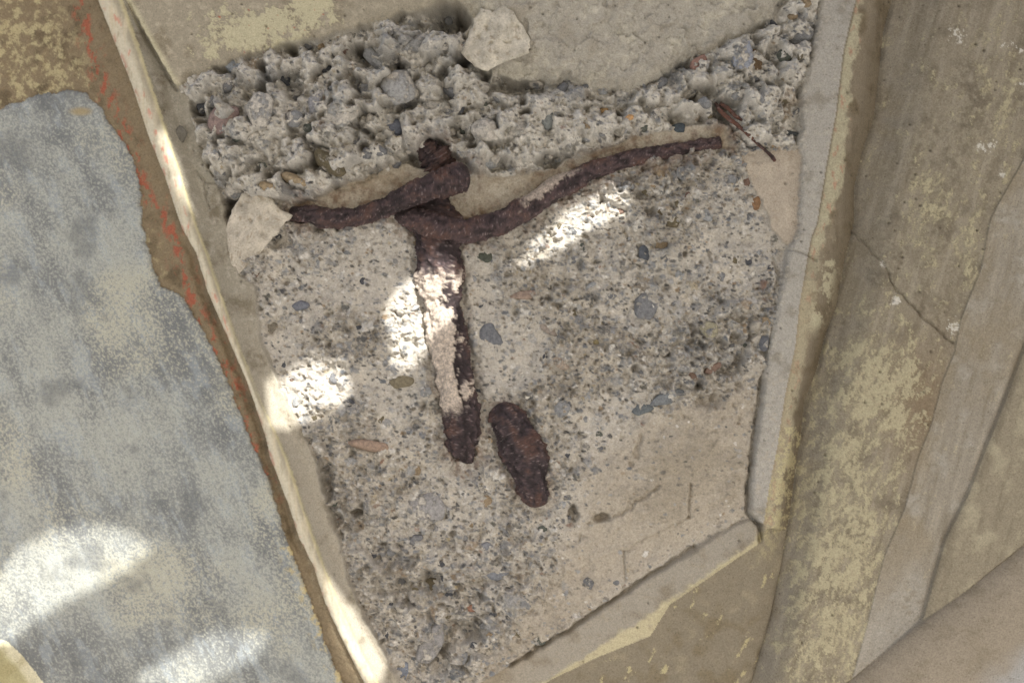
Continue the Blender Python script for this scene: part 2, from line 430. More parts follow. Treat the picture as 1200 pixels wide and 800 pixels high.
C = C * (1 - mq[..., None] * .85) + (srgb(70, 70, 70) * (.7 + .9 * hsh(qx_, qy_, 1604)[..., None])) * mq[..., None] * .85
# exposed grains stand a little proud of the paste
H += (m3 * .9 + m2 * 1.0) * broken
# cavities: pinkish beige paste, stained a little
C = mixc(C, srgb(176, 165, 146), cavity * .9)
C = mixc(C, srgb(150, 136, 114), cavity * sst(-.05, .35, n_med + n_el * .6) * .6)
C = mixc(C, srgb(198, 190, 174), cavity * sst(.05, .35, -n_med + n_fin * .6) * .5)
C = mixc(C, srgb(128, 106, 84), cavity * sst(.1, .5, n_fin + n_med * .4) * .35)
# rust bleed close to the steel
rustd = np.minimum(seg_dist(U + wx * 12, V + wy * 12, [(345,250),(450,242),(545,208)]), seg_dist(U + wx * 12, V + wy * 12, [(480,255),(540,275),(600,255),(650,225),(720,190),(845,165)]))
rustd = np.minimum(rustd, seg_dist(U + wx * 10, V + wy * 10, [(510,180),(515,260),(525,380),(545,535)]))
rustd = np.minimum(rustd, seg_dist(U + wx * 10, V + wy * 10, [(590,490),(625,570)]))
C = mixc(C, srgb(104, 78, 60), np.where(broken, sst(34, 14, rustd) * sst(-.25, .35, n_fin + n_med * .5) * .6, 0))
# patches
C = mixc(C, srgb(172, 161, 145), (L == PATCH) * 1.0)
C = mixc(C, srgb(194, 182, 164), (L == PATCH) * sst(0, .4, n_med) * .6)
C = mixc(C, srgb(150, 136, 118), (L == PATCH) * sst(.1, .4, n_el + n_big * .3) * .5)

def region(lab, *cols):
    """base colour then (colour, mask) layers, only inside a region"""
    global C
    m = (L == lab)
    X = np.zeros(C.shape, f4); X[:] = cols[0]
    for col, k in cols[1:]:
        X = mixc(X, col, np.clip(k, 0, 1))
    C = np.where(m[..., None], X, C)

brown = srgb(143, 134, 117); brown2 = srgb(118, 110, 94); cream = srgb(184, 177, 148); greyc = srgb(166, 162, 152)
# flake mask of old cream paint: ragged two-scale threshold
fl = fbm(U, V, 40, 6, 901, .68)
fl2 = fbm(U, V, 13, 5, 911, .8)
def flakes(th, w=.05): return sst(th, th + w, fl * .8 + fl2 * .6)
# coat
leftc = (1 - sst(520, 600, U))
spot = np.exp(-(((U - 300) / 75) ** 2 + ((V - 40) / 34) ** 2)) + .8 * np.exp(-(((U - 375) / 35) ** 2 + ((V - 10) / 26) ** 2)) + .35 * np.exp(-(((U - 250) / 20) ** 2 + ((V - 70) / 18) ** 2))
region(COAT, srgb(154, 146, 128), (srgb(136, 127, 108), sst(0, .4, n_med)), (srgb(180, 170, 150), sst(0, .4, n_fin) * .5),
       (srgb(170, 165, 153), mid * .85), (srgb(150, 142, 126), mid * sst(.1, .5, n_med) * .6), (srgb(200, 194, 176), mid * sst(.1,.45,-n_med + n_fin * .4) * .5), (srgb(120, 112, 98), mid * sst(.2, .45, n_el + n_fin * .4) * .5),
       (cream, leftc * sst(.5, .58, spot + fl * .6 + fl2 * .95 - .12)), (srgb(170, 80, 56), leftc * (spot > .4) * sst(.5, .56, fbm(U, V, 7, 3, 933)) * .7),
       (srgb(205, 197, 165), leftc * sst(12, 0, U - sk) * .8))
region(RETURN, srgb(150, 144, 129), (srgb(126, 118, 102), sst(0, .4, n_med)), (srgb(176, 170, 156), sst(0, .4, -n_fin) * .6),
       (srgb(164, 156, 140), sst(280, 520, V) * .6), (srgb(112, 104, 86), sst(.25, .5, n_med + n_fin * .5) * .5))
# strip: shading of its right half painted into the colour
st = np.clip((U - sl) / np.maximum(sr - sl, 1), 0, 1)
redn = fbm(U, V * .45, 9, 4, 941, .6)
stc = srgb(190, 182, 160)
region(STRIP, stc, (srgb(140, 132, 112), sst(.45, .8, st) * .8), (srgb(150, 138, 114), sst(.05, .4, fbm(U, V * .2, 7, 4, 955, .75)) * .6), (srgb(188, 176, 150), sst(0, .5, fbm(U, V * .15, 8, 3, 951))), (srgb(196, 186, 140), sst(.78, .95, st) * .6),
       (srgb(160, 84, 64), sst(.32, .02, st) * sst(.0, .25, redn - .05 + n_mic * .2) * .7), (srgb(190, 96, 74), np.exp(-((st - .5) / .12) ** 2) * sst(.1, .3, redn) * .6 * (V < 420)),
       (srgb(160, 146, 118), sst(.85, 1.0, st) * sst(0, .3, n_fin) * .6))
# band: brown render with cream dabs, red line
redpath = seg_dist(U + wx * 7, V + wy * 7, [(85,-120),(92,0),(105,50),(118,95),(138,140),(152,172),(166,215),(178,238),(196,262),(208,290),(218,330),(232,372),(252,405),(270,450),(286,500),(300,540),(318,575)])
dab = fbm(U, V, 13, 4, 961, .7)
region(BAND, srgb(128, 114, 91), (srgb(100, 88, 68), sst(0, .45, n_med)), (srgb(174, 163, 126), sst(.02, .34, dab + n_big * .4 + .12 * (U < 70)) * .85 * sst(20, 70, sl - U)),
       (srgb(120, 104, 80), sst(.1, .4, n_fin) * .4), (srgb(158, 82, 62), sst(10, 2, redpath) * sst(-.02, .22, redn + n_mic * .35) * .8), (srgb(150, 92, 72), sst(22, 6, redpath) * sst(.12, .35, redn + n_mic * .4) * .55),
       (srgb(170, 158, 130), sst(14, 0, sl - U) * sst(0, .3, -n_fin) * .5 * (V > 560)))
# grey film over the left face
ac = U * .91 - V * .42; al = U * .42 + V * .91
sw = fbm(ac, al * .36, 48, 6, 971, .62)
gn = fbm(U, V, 4.5, 3, 981, .8)
gw = fbm(ac, al * .3, 20, 5, 991, .65)
bigd_ = fbm(U, V, 90, 3, 985); n_tiny = vnoise(U / 2.3, V / 2.3, 986)
gn2 = fbm(U * .75 - V * .45, V * .75 + U * .45, 3.6, 3, 983, .8)
fleck = sst(-.16, .30, gn * .65 + gn2 * .5 + n_tiny * .45 - sw * .24 - gw * .12 + bigd_ * .45 - n_med * .18 + .07)
bigd = fbm(U, V, 150, 3, 1001)
region(FILM, srgb(134, 137, 134), (srgb(98, 100, 100), sst(-.25, .5, sw * .6 + gw * .3 - bigd_ * .5 + n_med * .25) * .8), (srgb(148, 156, 160), sst(.0, .3, -gw) * .5),
       (srgb(170, 171, 160), fleck * .68), (srgb(178, 173, 150), fleck * sst(0, .3, bigd) * .5), (srgb(92, 94, 94), sst(.12, .45, fbm(U, V, 70, 4, 1701, .6)) * .5), (srgb(108, 110, 108), sst(.30, .42, gw * .8 + n_fin * .35) * .55),
       (srgb(96, 94, 86), sst(4, 0, slab_d) * .4), (srgb(182, 166, 120), sst(0,.3,dab) * sst(20, 0, slab_d) * (V > 640) * .9),
       (srgb(150, 136, 104), np.exp(-(((U - 95) / 13) ** 2 + ((V - 131) / 5) ** 2) ** 2)))
region(BLOCK, srgb(168, 160, 122), (srgb(206, 200, 172), sst(14, 4, cd)), (srgb(150, 140, 100), sst(0, .4, n_med) * .5))
# fillet
region(FILLET, srgb(162, 158, 149), (srgb(142, 137, 126), sst(0, .45, n_med + n_el * .4)), (srgb(116, 108, 92), sst(.25, .5, n_el + n_mic * .4) * .4), (srgb(186, 180, 166), sst(.1, .4, -n_fin) * .5), (srgb(178, 164, 140), sst(420, 460, V) * sst(.1, .4, n_fin) * .3))
# cove: cream line, brown slope
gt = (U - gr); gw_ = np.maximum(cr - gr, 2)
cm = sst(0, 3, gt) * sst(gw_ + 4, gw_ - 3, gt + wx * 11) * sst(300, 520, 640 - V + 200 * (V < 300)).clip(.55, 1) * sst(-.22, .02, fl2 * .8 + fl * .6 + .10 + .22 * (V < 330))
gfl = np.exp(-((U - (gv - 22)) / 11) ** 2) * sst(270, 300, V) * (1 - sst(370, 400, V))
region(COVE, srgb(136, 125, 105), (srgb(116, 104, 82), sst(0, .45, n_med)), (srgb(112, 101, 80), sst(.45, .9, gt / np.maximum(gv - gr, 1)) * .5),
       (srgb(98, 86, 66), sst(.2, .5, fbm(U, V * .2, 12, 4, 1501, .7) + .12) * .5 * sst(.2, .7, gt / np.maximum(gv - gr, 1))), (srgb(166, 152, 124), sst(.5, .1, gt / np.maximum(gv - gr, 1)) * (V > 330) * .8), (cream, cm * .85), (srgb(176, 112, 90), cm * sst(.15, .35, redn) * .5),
       (cream, gfl * sst(-.05, .12, fl + fl2 * .5) * 1.4), (srgb(196, 186, 142), (V > 500) * sst(.12, .2, fl2 + .25 * np.exp(-((gt - 14) / 12) ** 2)) * .6))
region(SILL, srgb(156, 149, 135), (srgb(136, 127, 111), sst(0, .4, n_med)), (srgb(150, 138, 118), sst(650, 560, U) * .5),
       (srgb(182, 173, 143), sst(-3, 4, V - ct_ + wy * 10) * sst(520, 640, U + wx * 60) * sst(-.5, .0, fl2 + .2)), (srgb(140, 130, 110), sst(.1, .4, n_fin + n_el * .5) * .4))
region(BASE, srgb(138, 129, 110), (srgb(128, 117, 94), sst(0, .45, n_med + n_big * .5)), (srgb(160, 150, 124), sst(.1, .5, -n_med) * .5),
       (srgb(200, 190, 144), sst(.34, .42, fbm(U + V * .5, V * .45, 15, 5, 1011, .7) + .12 * sst(700, 900, V)) * .7),
       (srgb(186, 176, 136), sst(30, 0, np.abs(U - gr - 12) + wx * 30) * sst(665, 635, V + wy * 40) * sst(-.3, .1, fl2) * .5))
# right face with flaking cream paint
fs = (U - gv) / np.maximum(fc - gv, 1)
pm = -.30 + .34 * np.exp(-(((U - 1020) / 60) ** 2 + ((V - 440) / 75) ** 2)) + .42 * np.exp(-(((U - 985) / 60) ** 2 + ((V - 620) / 120) ** 2)) + .25 * np.exp(-(((U - 970) / 60) ** 2 + ((V - 760) / 80) ** 2)) \
   + .26 * np.exp(-(((U - 1085) / 35) ** 2 + ((V - 250) / 60) ** 2)) + .27 * np.exp(-(((U - 1135) / 14) ** 2 + ((V - 300) / 60) ** 2)) + .22 * np.exp(-(((U - 1060) / 45) ** 2 + ((V - 470) / 50) ** 2)) \
   + .18 * np.exp(-(((U - 1165) / 30) ** 2 + ((V - 120) / 120) ** 2)) + .2 * np.exp(-(((U - 1088) / 8) ** 2 + ((V - 80) / 25) ** 2))
ps = fbm(U + V * .25, V * .7, 20, 6, 1021, .78)
ps3 = fbm(U + V * .3, V * .55, 6, 4, 1031, .75)
pk = sst(.0, .10, ps * .7 + ps3 * .5 + pm * .85 + .02)
white_ch = np.zeros(U.shape, f4)
for (a, b, c_, d_) in ((1121,45,14,16),(1180,52,12,6),(1197,62,9,5),(1154,172,15,12),(1034,311,6,5),(1048,352,9,10),(1124,384,18,14),(1172,205,6,8),(1196,100,10,4)):
    white_ch += np.exp(-(((U - a) / c_) ** 2 + ((V - b) / d_) ** 2))
wm = sst(.5, .62, white_ch * .62 + fl2 * .75 + ps * .4 - n_mic * .3)
strk = fbm(U + V * .28, V * .12, 12, 4, 1041, .6)
region(FACE, srgb(144, 135, 116), (srgb(166, 158, 140), sst(.0, .4, strk) * .6), (srgb(112, 102, 84), sst(.05, .45, -strk) * .5), (srgb(118, 109, 92), sst(-.05, .4, n_med + n_big * .4) * .8), (srgb(166, 158, 136), sst(.0, .35, -n_fin + n_big * .4) * .55), (srgb(168, 160, 130), sst(-.2,.0, ps * .75 + pm + .02) * .3),
       (srgb(134, 114, 88), np.exp(-(((U - 1085) / 45) ** 2 + ((V - 480) / 75) ** 2)) * .55), (srgb(168, 162, 148), sst(.3, .05, fs) * .4 * sst(-.2,.3,n_med)),
       (srgb(186, 178, 146), pk * .8), (srgb(160, 150, 124), pk * sst(.05, .35, n_fin) * .6), (srgb(216, 212, 198), wm * .85))
region(CHAMFER, srgb(152, 145, 130), (srgb(128, 119, 100), sst(.0, .4, strk) * .5), (srgb(144, 135, 116), sst(26, 0, U - fc + wx * 20)), (srgb(176, 168, 150), sst(.05, .4, -strk) * .5), (srgb(170, 166, 154), sst(0, .4, n_med) * .6), (srgb(146, 134, 110), sst(0, .4, -n_big) * .6), (srgb(190, 180, 150), sst(.25, .4, ps) * .5), (srgb(170, 166, 155), sst(600, 760, V) * .6), (srgb(128, 118, 98), sst(.15, .4, n_el + n_med * .5) * .45))
region(OUTER, srgb(150, 141, 120), (srgb(126, 117, 98), sst(.0, .4, strk) * .5), (srgb(176, 168, 142), sst(0, .4, n_med) * .7), (srgb(186, 178, 150), sst(.2, .4, ps) * .4))
rdep = (V - dy) - (110 + (1200 - U) * .0)
region(RAIL, srgb(154, 144, 126), (srgb(142, 132, 112), sst(0, .4, n_med) * .5), (srgb(166, 165, 160), sst(-25, 25, rdep + n_big * 30 + n_med * 20)), (srgb(122, 112, 94), sst(.1, .4, n_el + n_med * .3) * .35))
C = np.where(np.isin(L, [FACE, COVE, CHAMFER, OUTER, RAIL, BASE])[..., None], C * np.array([.87, .87, .89], f4), C)
C = mixc(C, srgb(60, 54, 46), np.clip(hole * 1.5, 0, 1) * .5)
H += .9 * pk * (L == FACE) + .9 * cm * (L == COVE) + .8 * leftc * sst(.5, .58, spot + fl * .6 + fl2 * .95 - .12) * (L == COAT) + .35 * fleck * (L == FILM)
# faint overall dirt mottling
C *= (1 + .10 * n_fin + .07 * n_mic)[..., None]
steep = np.maximum(np.abs(np.roll(H, 1, 0) - np.roll(H, -1, 0)), np.abs(np.roll(H, 1, 1) - np.roll(H, -1, 1)))
ks = sst(3, 7, steep)[..., None] * .85          # no combed streaks of colour down the steep broken edges
Cb = C.copy()
for _ in range(6):
    Cb = (Cb + np.roll(Cb, 2, 0) + np.roll(Cb, -2, 0) + np.roll(Cb, 2, 1) + np.roll(Cb, -2, 1)) / 5
C = C * (1 - ks) + Cb * ks
C = np.clip(C, .01, .85)

# ------------------------------------------------------------------ materials
def new_mat(name):
    m = bpy.data.materials.new(name); m.use_nodes = True
    nt = m.node_tree
    return m, nt, nt.nodes["Principled BSDF"]

def noise(nt, scale, detail=6, rough=.65, vec=None):
    n = nt.nodes.new("ShaderNodeTexNoise"); n.inputs["Scale"].default_value = scale
    n.inputs["Detail"].default_value = detail; n.inputs["Roughness"].default_value = rough
    if vec: nt.links.new(vec, n.inputs["Vector"])
    return n

def ramp(nt, src, a, b, ca=(0,0,0,1), cb=(1,1,1,1)):
    r = nt.nodes.new("ShaderNodeValToRGB"); nt.links.new(src, r.inputs[0])
    r.color_ramp.elements[0].position = a; r.color_ramp.elements[0].color = ca
    r.color_ramp.elements[1].position = b; r.color_ramp.elements[1].color = cb
    return r

def mul(nt, a, b, fac=1.0, mode='MULTIPLY'):
    m = nt.nodes.new("ShaderNodeMix"); m.data_type = 'RGBA'; m.blend_type = mode
    m.inputs[0].default_value = fac
    nt.links.new(a, m.inputs[6]); nt.links.new(b, m.inputs[7])
    return m

def surface_mat(name, rough=.92, grain=.35, bump=.5, scale=900, pores=True, spec=.25, bdist=.0006):
    m, nt, bs = new_mat(name)
    at = nt.nodes.new("ShaderNodeAttribute"); at.attribute_name = "tint"
    tc = nt.nodes.new("ShaderNodeTexCoord")
    n1 = noise(nt, scale, 5, .7, tc.outputs["Object"])
    lo = 1 - grain
    r1 = ramp(nt, n1.outputs[0], .33, .67, (lo, lo, lo * .98, 1), (1 + grain * .5, 1 + grain * .5, 1 + grain * .5, 1))
    c = mul(nt, at.outputs["Color"], r1.outputs[0])
    out = c.outputs[2]
    if pores:
        vo = nt.nodes.new("ShaderNodeTexVoronoi"); vo.inputs["Scale"].default_value = scale * .42
        nt.links.new(tc.outputs["Object"], vo.inputs["Vector"])
        r2 = ramp(nt, vo.outputs["Distance"], .06, .2, (.55, .52, .48, 1), (1, 1, 1, 1))
        c2 = mul(nt, out, r2.outputs[0], .7); out = c2.outputs[2]
    nt.links.new(out, bs.inputs["Base Color"])
    bs.inputs["Roughness"].default_value = rough
    bs.inputs["Specular IOR Level"].default_value = spec
    b = nt.nodes.new("ShaderNodeBump"); b.inputs["Strength"].default_value = bump; b.inputs["Distance"].default_value = bdist
    nt.links.new(n1.outputs[0], b.inputs["Height"]); nt.links.new(b.outputs[0], bs.inputs["Normal"])
    return m

M_BROKEN = surface_mat("broken_concrete", .93, .26, .6, 850)
M_CONC = surface_mat("cast_concrete", .92, .24, .45, 1100)
M_RENDER = surface_mat("weathered_render", .92, .26, .45, 1000)
M_PAINT = surface_mat("grey_wash", .62, .22, .25, 1300, False, .45)
M_STRIP = surface_mat("painted_arris", .55, .14, .2, 700, False, .5)

def stone_mat(name, rough):
    m, nt, bs = new_mat(name)
    oi = nt.nodes.new("ShaderNodeObjectInfo"); tc = nt.nodes.new("ShaderNodeTexCoord")
    geo = nt.nodes.new("ShaderNodeNewGeometry")
    n1 = noise(nt, 160, 6, .7, geo.outputs["Position"])
    n2 = noise(nt, 520, 8, .78, geo.outputs["Position"])
    gr_ = ramp(nt, n2.outputs[0], .32, .68, (.5, .5, .5, 1), (1.45, 1.43, 1.4, 1))
    c = mul(nt, oi.outputs["Color"], gr_.outputs[0])
    # cement left sticking to the stone: share set by the object's alpha
    mp = nt.nodes.new("ShaderNodeMath"); mp.operation = 'ADD'
    nt.links.new(n1.outputs[0], mp.inputs[0]); nt.links.new(oi.outputs["Alpha"], mp.inputs[1])
    mk = ramp(nt, mp.outputs[0], .93, 1.05)
    cem = nt.nodes.new("ShaderNodeRGB"); cem.outputs[0].default_value = (.47, .44, .385, 1)
    cg = mul(nt, cem.outputs[0], gr_.outputs[0])
    mx = nt.nodes.new("ShaderNodeMix"); mx.data_type = 'RGBA'
    nt.links.new(mk.outputs[0], mx.inputs[0]); nt.links.new(c.outputs[2], mx.inputs[6]); nt.links.new(cg.outputs[2], mx.inputs[7])
    nt.links.new(mx.outputs[2], bs.inputs["Base Color"])
    bs.inputs["Roughness"].default_value = rough
    bs.inputs["Specular IOR Level"].default_value = .3
    b = nt.nodes.new("ShaderNodeBump"); b.inputs["Strength"].default_value = .8; b.inputs["Distance"].default_value = .0012
    ad = nt.nodes.new("ShaderNodeMath"); ad.operation = 'ADD'
    nt.links.new(n2.outputs[0], ad.inputs[0]); nt.links.new(mk.outputs[0], ad.inputs[1])
    nt.links.new(ad.outputs[0], b.inputs["Height"]); nt.links.new(b.outputs[0], bs.inputs["Normal"])
    return m
M_STONE = stone_mat("aggregate_stone", .75)

def rust_mat():
    m, nt, bs = new_mat("rusted_steel")
    at = nt.nodes.new("ShaderNodeAttribute"); at.attribute_name = "tint"
    geo = nt.nodes.new("ShaderNodeNewGeometry")
    n1 = noise(nt, 600, 8, .75, geo.outputs["Position"])
    n2 = noise(nt, 2200, 4, .7, geo.outputs["Position"])
    r1 = ramp(nt, n1.outputs[0], .34, .68, (.45, .42, .42, 1), (1.7, 1.6, 1.55, 1))
    c = mul(nt, at.outputs["Color"], r1.outputs[0])
    nt.links.new(c.outputs[2], bs.inputs["Base Color"])
    rr = ramp(nt, n1.outputs[0], .35, .65, (.42, .42, .42, 1), (.85, .85, .85, 1))
    nt.links.new(rr.outputs[0], bs.inputs["Roughness"])
    bs.inputs["Specular IOR Level"].default_value = .45
    b = nt.nodes.new("ShaderNodeBump"); b.inputs["Strength"].default_value = 1.0; b.inputs["Distance"].default_value = .0013
    ad = nt.nodes.new("ShaderNodeMath"); ad.operation = 'MULTIPLY_ADD'; ad.inputs[1].default_value = .5
    nt.links.new(n2.outputs[0], ad.inputs[0]); nt.links.new(n1.outputs[0], ad.inputs[2])
    nt.links.new(ad.outputs[0], b.inputs["Height"]); nt.links.new(b.outputs[0], bs.inputs["Normal"])
    return m
M_RUST = rust_mat()

# ------------------------------------------------------------------ helpers for objects
def W(px, py, h=0.0):           # where a photo pixel lies on a plane h in front of the wall plane
    k = 1 - h / D
    return ((px - 600) * k * P, -h * P, (400 - py) * k * P)

def thing(name, label, cat, group=None, loc=(0,0,0)):
    o = bpy.data.objects.new(name, None); COL.objects.link(o)
    o.empty_display_size = .02
    o.location = loc
    o["label"] = label; o["category"] = cat
    if group: o["group"] = group
    return o

def mesh_obj(name, verts, faces, mat, parent=None, tint=None, smooth=True):
    me = bpy.data.meshes.new(name)
    verts = np.asarray(verts, f4); faces = np.asarray(faces, np.int32)
    nv, nf, k = len(verts), len(faces), faces.shape[1]
    me.vertices.add(nv); me.vertices.foreach_set("co", verts.ravel())
    me.loops.add(nf * k); me.loops.foreach_set("vertex_index", faces.ravel())
    me.polygons.add(nf)
    me.polygons.foreach_set("loop_start", np.arange(0, nf * k, k, dtype=np.int32))
    me.polygons.foreach_set("use_smooth", np.full(nf, smooth))
    me.update(calc_edges=True)
    if tint is not None:
        a = me.color_attributes.new("tint", 'FLOAT_COLOR', 'POINT')
        c4 = np.ones((nv, 4), f4); c4[:, :3] = tint
        a.data.foreach_set("color", c4.ravel())
    me.materials.append(mat)
    o = bpy.data.objects.new(name, me); COL.objects.link(o)
    if parent: o.parent = parent
    return o

# ------------------------------------------------------------------ the wall front, cut into its real pieces
ny, nx = U.shape
VX = np.stack([(GX - 600) * P, -H * P, (400 - GY) * P], -1).reshape(-1, 3)
CT = C.reshape(-1, 3)
idx = np.arange(ny * nx).reshape(ny, nx)
Q = np.stack([idx[:-1, :-1], idx[1:, :-1], idx[1:, 1:], idx[:-1, 1:]], -1).reshape(-1, 4)
QL = L[:-1, :-1].reshape(-1)

panel = thing("concrete_panel", "cracked beige concrete wall panel with a large broken hollow of exposed gravel around rusty bars", "concrete panel")
pier = thing("corner_pier", "grey washed pier face on the left with a pale raised edge streaked with red paint", "pier")
pilaster = thing("moulded_pilaster", "brown moulded concrete pilaster on the right with flaking cream paint", "pilaster")
rail = thing("rounded_rail", "smooth rounded brown band crossing the lower right corner in front of the pilaster", "rail")
block = thing("corner_block", "small beige block with a pale rim at the bottom left corner under the grey pier", "block")

def piece(lab, name, mat, parent, label=None):
    q = Q[QL == lab]
    if len(q) == 0: return
    u, inv = np.unique(q.ravel(), return_inverse=True)
    o = mesh_obj(name, VX[u], inv.reshape(-1, 4), mat, parent, CT[u])
    if label: o["label"] = label
    return o
piece(CORE, "fractured_core", M_BROKEN, panel, "rough beige concrete fracture speckled with small stones")
piece(LEDGE, "aggregate_ledge", M_BROKEN, panel, "jutting band of coarse pale gravel concrete above the bars")
piece(COAT, "render_coat", M_CONC, panel, "flat grey beige render above the break with cream paint patches")
piece(PATCH, "smooth_patch", M_CONC, panel, "smooth pinkish beige patch beside the thin wire")
piece(RETURN, "corner_return", M_CONC, panel, "narrow grey concrete strip beside the pale edge")
piece(FILLET, "side_border", M_CONC, panel, "smooth grey border right of the break")
piece(SILL, "sill_bevel", M_CONC, panel, "sloping grey sill with a cream painted lower edge")
piece(BASE, "lower_face", M_RENDER, panel, "brown lower face below the sill")
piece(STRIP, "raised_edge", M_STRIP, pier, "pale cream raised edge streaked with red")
piece(BAND, "render_band", M_RENDER, pier, "brown render with cream dabs and a red paint line")
piece(FILM, "grey_coat", M_PAINT, pier, "mottled grey coat with a ragged upper edge")
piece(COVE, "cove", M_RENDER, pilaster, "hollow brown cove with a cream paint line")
piece(FACE, "broad_face", M_RENDER, pilaster, "broad brown face with flaking cream paint and a thin crack")
piece(CHAMFER, "chamfer", M_RENDER, pilaster, "greyer sloping chamfer")
piece(OUTER, "outer_fillet", M_RENDER, pilaster, "outermost tan fillet")
piece(RAIL, "rail_body", M_RENDER, rail)
piece(BLOCK, "block_body", M_RENDER, block)
# body of the wall behind its front: closes the sides and the back
bord = np.concatenate([idx[0, :], idx[1:, -1], idx[-1, -2::-1], idx[-2:0:-1, 0]])
fv = VX[bord]; bv = fv.copy(); bv[:, 1] = .16
n = len(bord); i = np.arange(n); j = (i + 1) % n
body = mesh_obj("wall_body", np.concatenate([fv, bv]), np.stack([i, j, j + n, i + n], -1), M_CONC, panel, np.tile(cement, (2 * n, 1)))
x0, x1 = fv[:, 0].min(), fv[:, 0].max(); z0, z1 = fv[:, 2].min(), fv[:, 2].max()
mesh_obj("wall_back", [(x0, .16, z0), (x1, .16, z0), (x1, .16, z1), (x0, .16, z1)], [(0, 1, 2, 3)], M_CONC, panel, np.tile(cement, (4, 1)))

# height lookup for things set into the wall
def hat(px, py):
    h = 0
    for _ in range(2):
        X = 600 + (px - 600) * (1 - h / D); Y = 400 + (py - 400) * (1 - h / D)
        ix = int(round((X - gx[0]) / STEP)); iy = int(round((Y - gy[0]) / STEP))
        ix = min(max(ix, 2), nx - 3); iy = min(max(iy, 2), ny - 3)
        h = float(np.mean(H[iy - 2:iy + 3, ix - 2:ix + 3]))
    return h
def lat(px, py):
    ix = int(round((px - gx[0]) / STEP)); iy = int(round((py - gy[0]) / STEP))
    return int(L[min(max(iy, 0), ny - 1), min(max(ix, 0), nx - 1)])

# ------------------------------------------------------------------ aggregate stones: broken flints set in the concrete
def stone_mesh(k, flat):
    """a broken pebble: a ball cut by random planes, its edges slightly worn"""
    r = np.random.RandomState(k * 13 + flat * 7 + 1)
    bm = bmesh.new()
    bmesh.ops.create_icosphere(bm, subdivisions=3, radius=1.0)
    n_ = 8 if flat else 11
    nn = r.normal(size=(n_, 3)); nn[:, 1] *= (.35 if flat else .8); nn /= np.linalg.norm(nn, axis=1)[:, None]
    dd = r.uniform(.55, .9, n_)
    for v in bm.verts:
        p = np.array(v.co)
        q = nn @ p / dd
        m_ = max(1.0, float((np.clip(q, 0, 9) ** 26).sum() ** (1 / 26)))
        p = p / m_
        if flat: p[1] = np.sign(p[1]) * abs(p[1]) ** .6 * .7
        v.co = p * (1 + r.uniform(-.015, .015))
    me = bpy.data.meshes.new("stone"); bm.to_mesh(me); bm.free()
    me.polygons.foreach_set("use_smooth", [not flat or True] * len(me.polygons))
    me.materials.append(M_STONE)
    return me
FLAT = [stone_mesh(k, 1) for k in range(9)]
LUMP = [stone_mesh(k, 0) for k in range(9)]
STONECOL = [(srgb(112,113,114),.2),(srgb(132,133,133),.22),(srgb(76,78,82),.10),(srgb(150,152,152),.14),(srgb(142,126,102),.06),(srgb(104,96,76),.1),(srgb(200,196,186),.1),(srgb(120,98,86),.02),(srgb(88,92,84),.05)]
cum = np.cumsum([c[1] for c in STONECOL]); cum /= cum[-1]
nstone = 0
placed = []
def add_stone(px, py, rad, mesh, ang, asp, depth, prot, col, cover):
    global nstone
    h = hat(px, py) if prot < 9 else prot
    o = bpy.data.objects.new("stone", mesh); COL.objects.link(o)
    o.parent = panel
    o.location = W(px, py, h + prot)
    o.scale = (rad * P, depth * P, rad * asp * P)
    o.rotation_euler = (random.uniform(-.3, .3), ang, random.uniform(-.3, .3))
    o.color = (float(col[0]), float(col[1]), float(col[2]), cover)
    nstone += 1
    placed.append((px, py, rad))
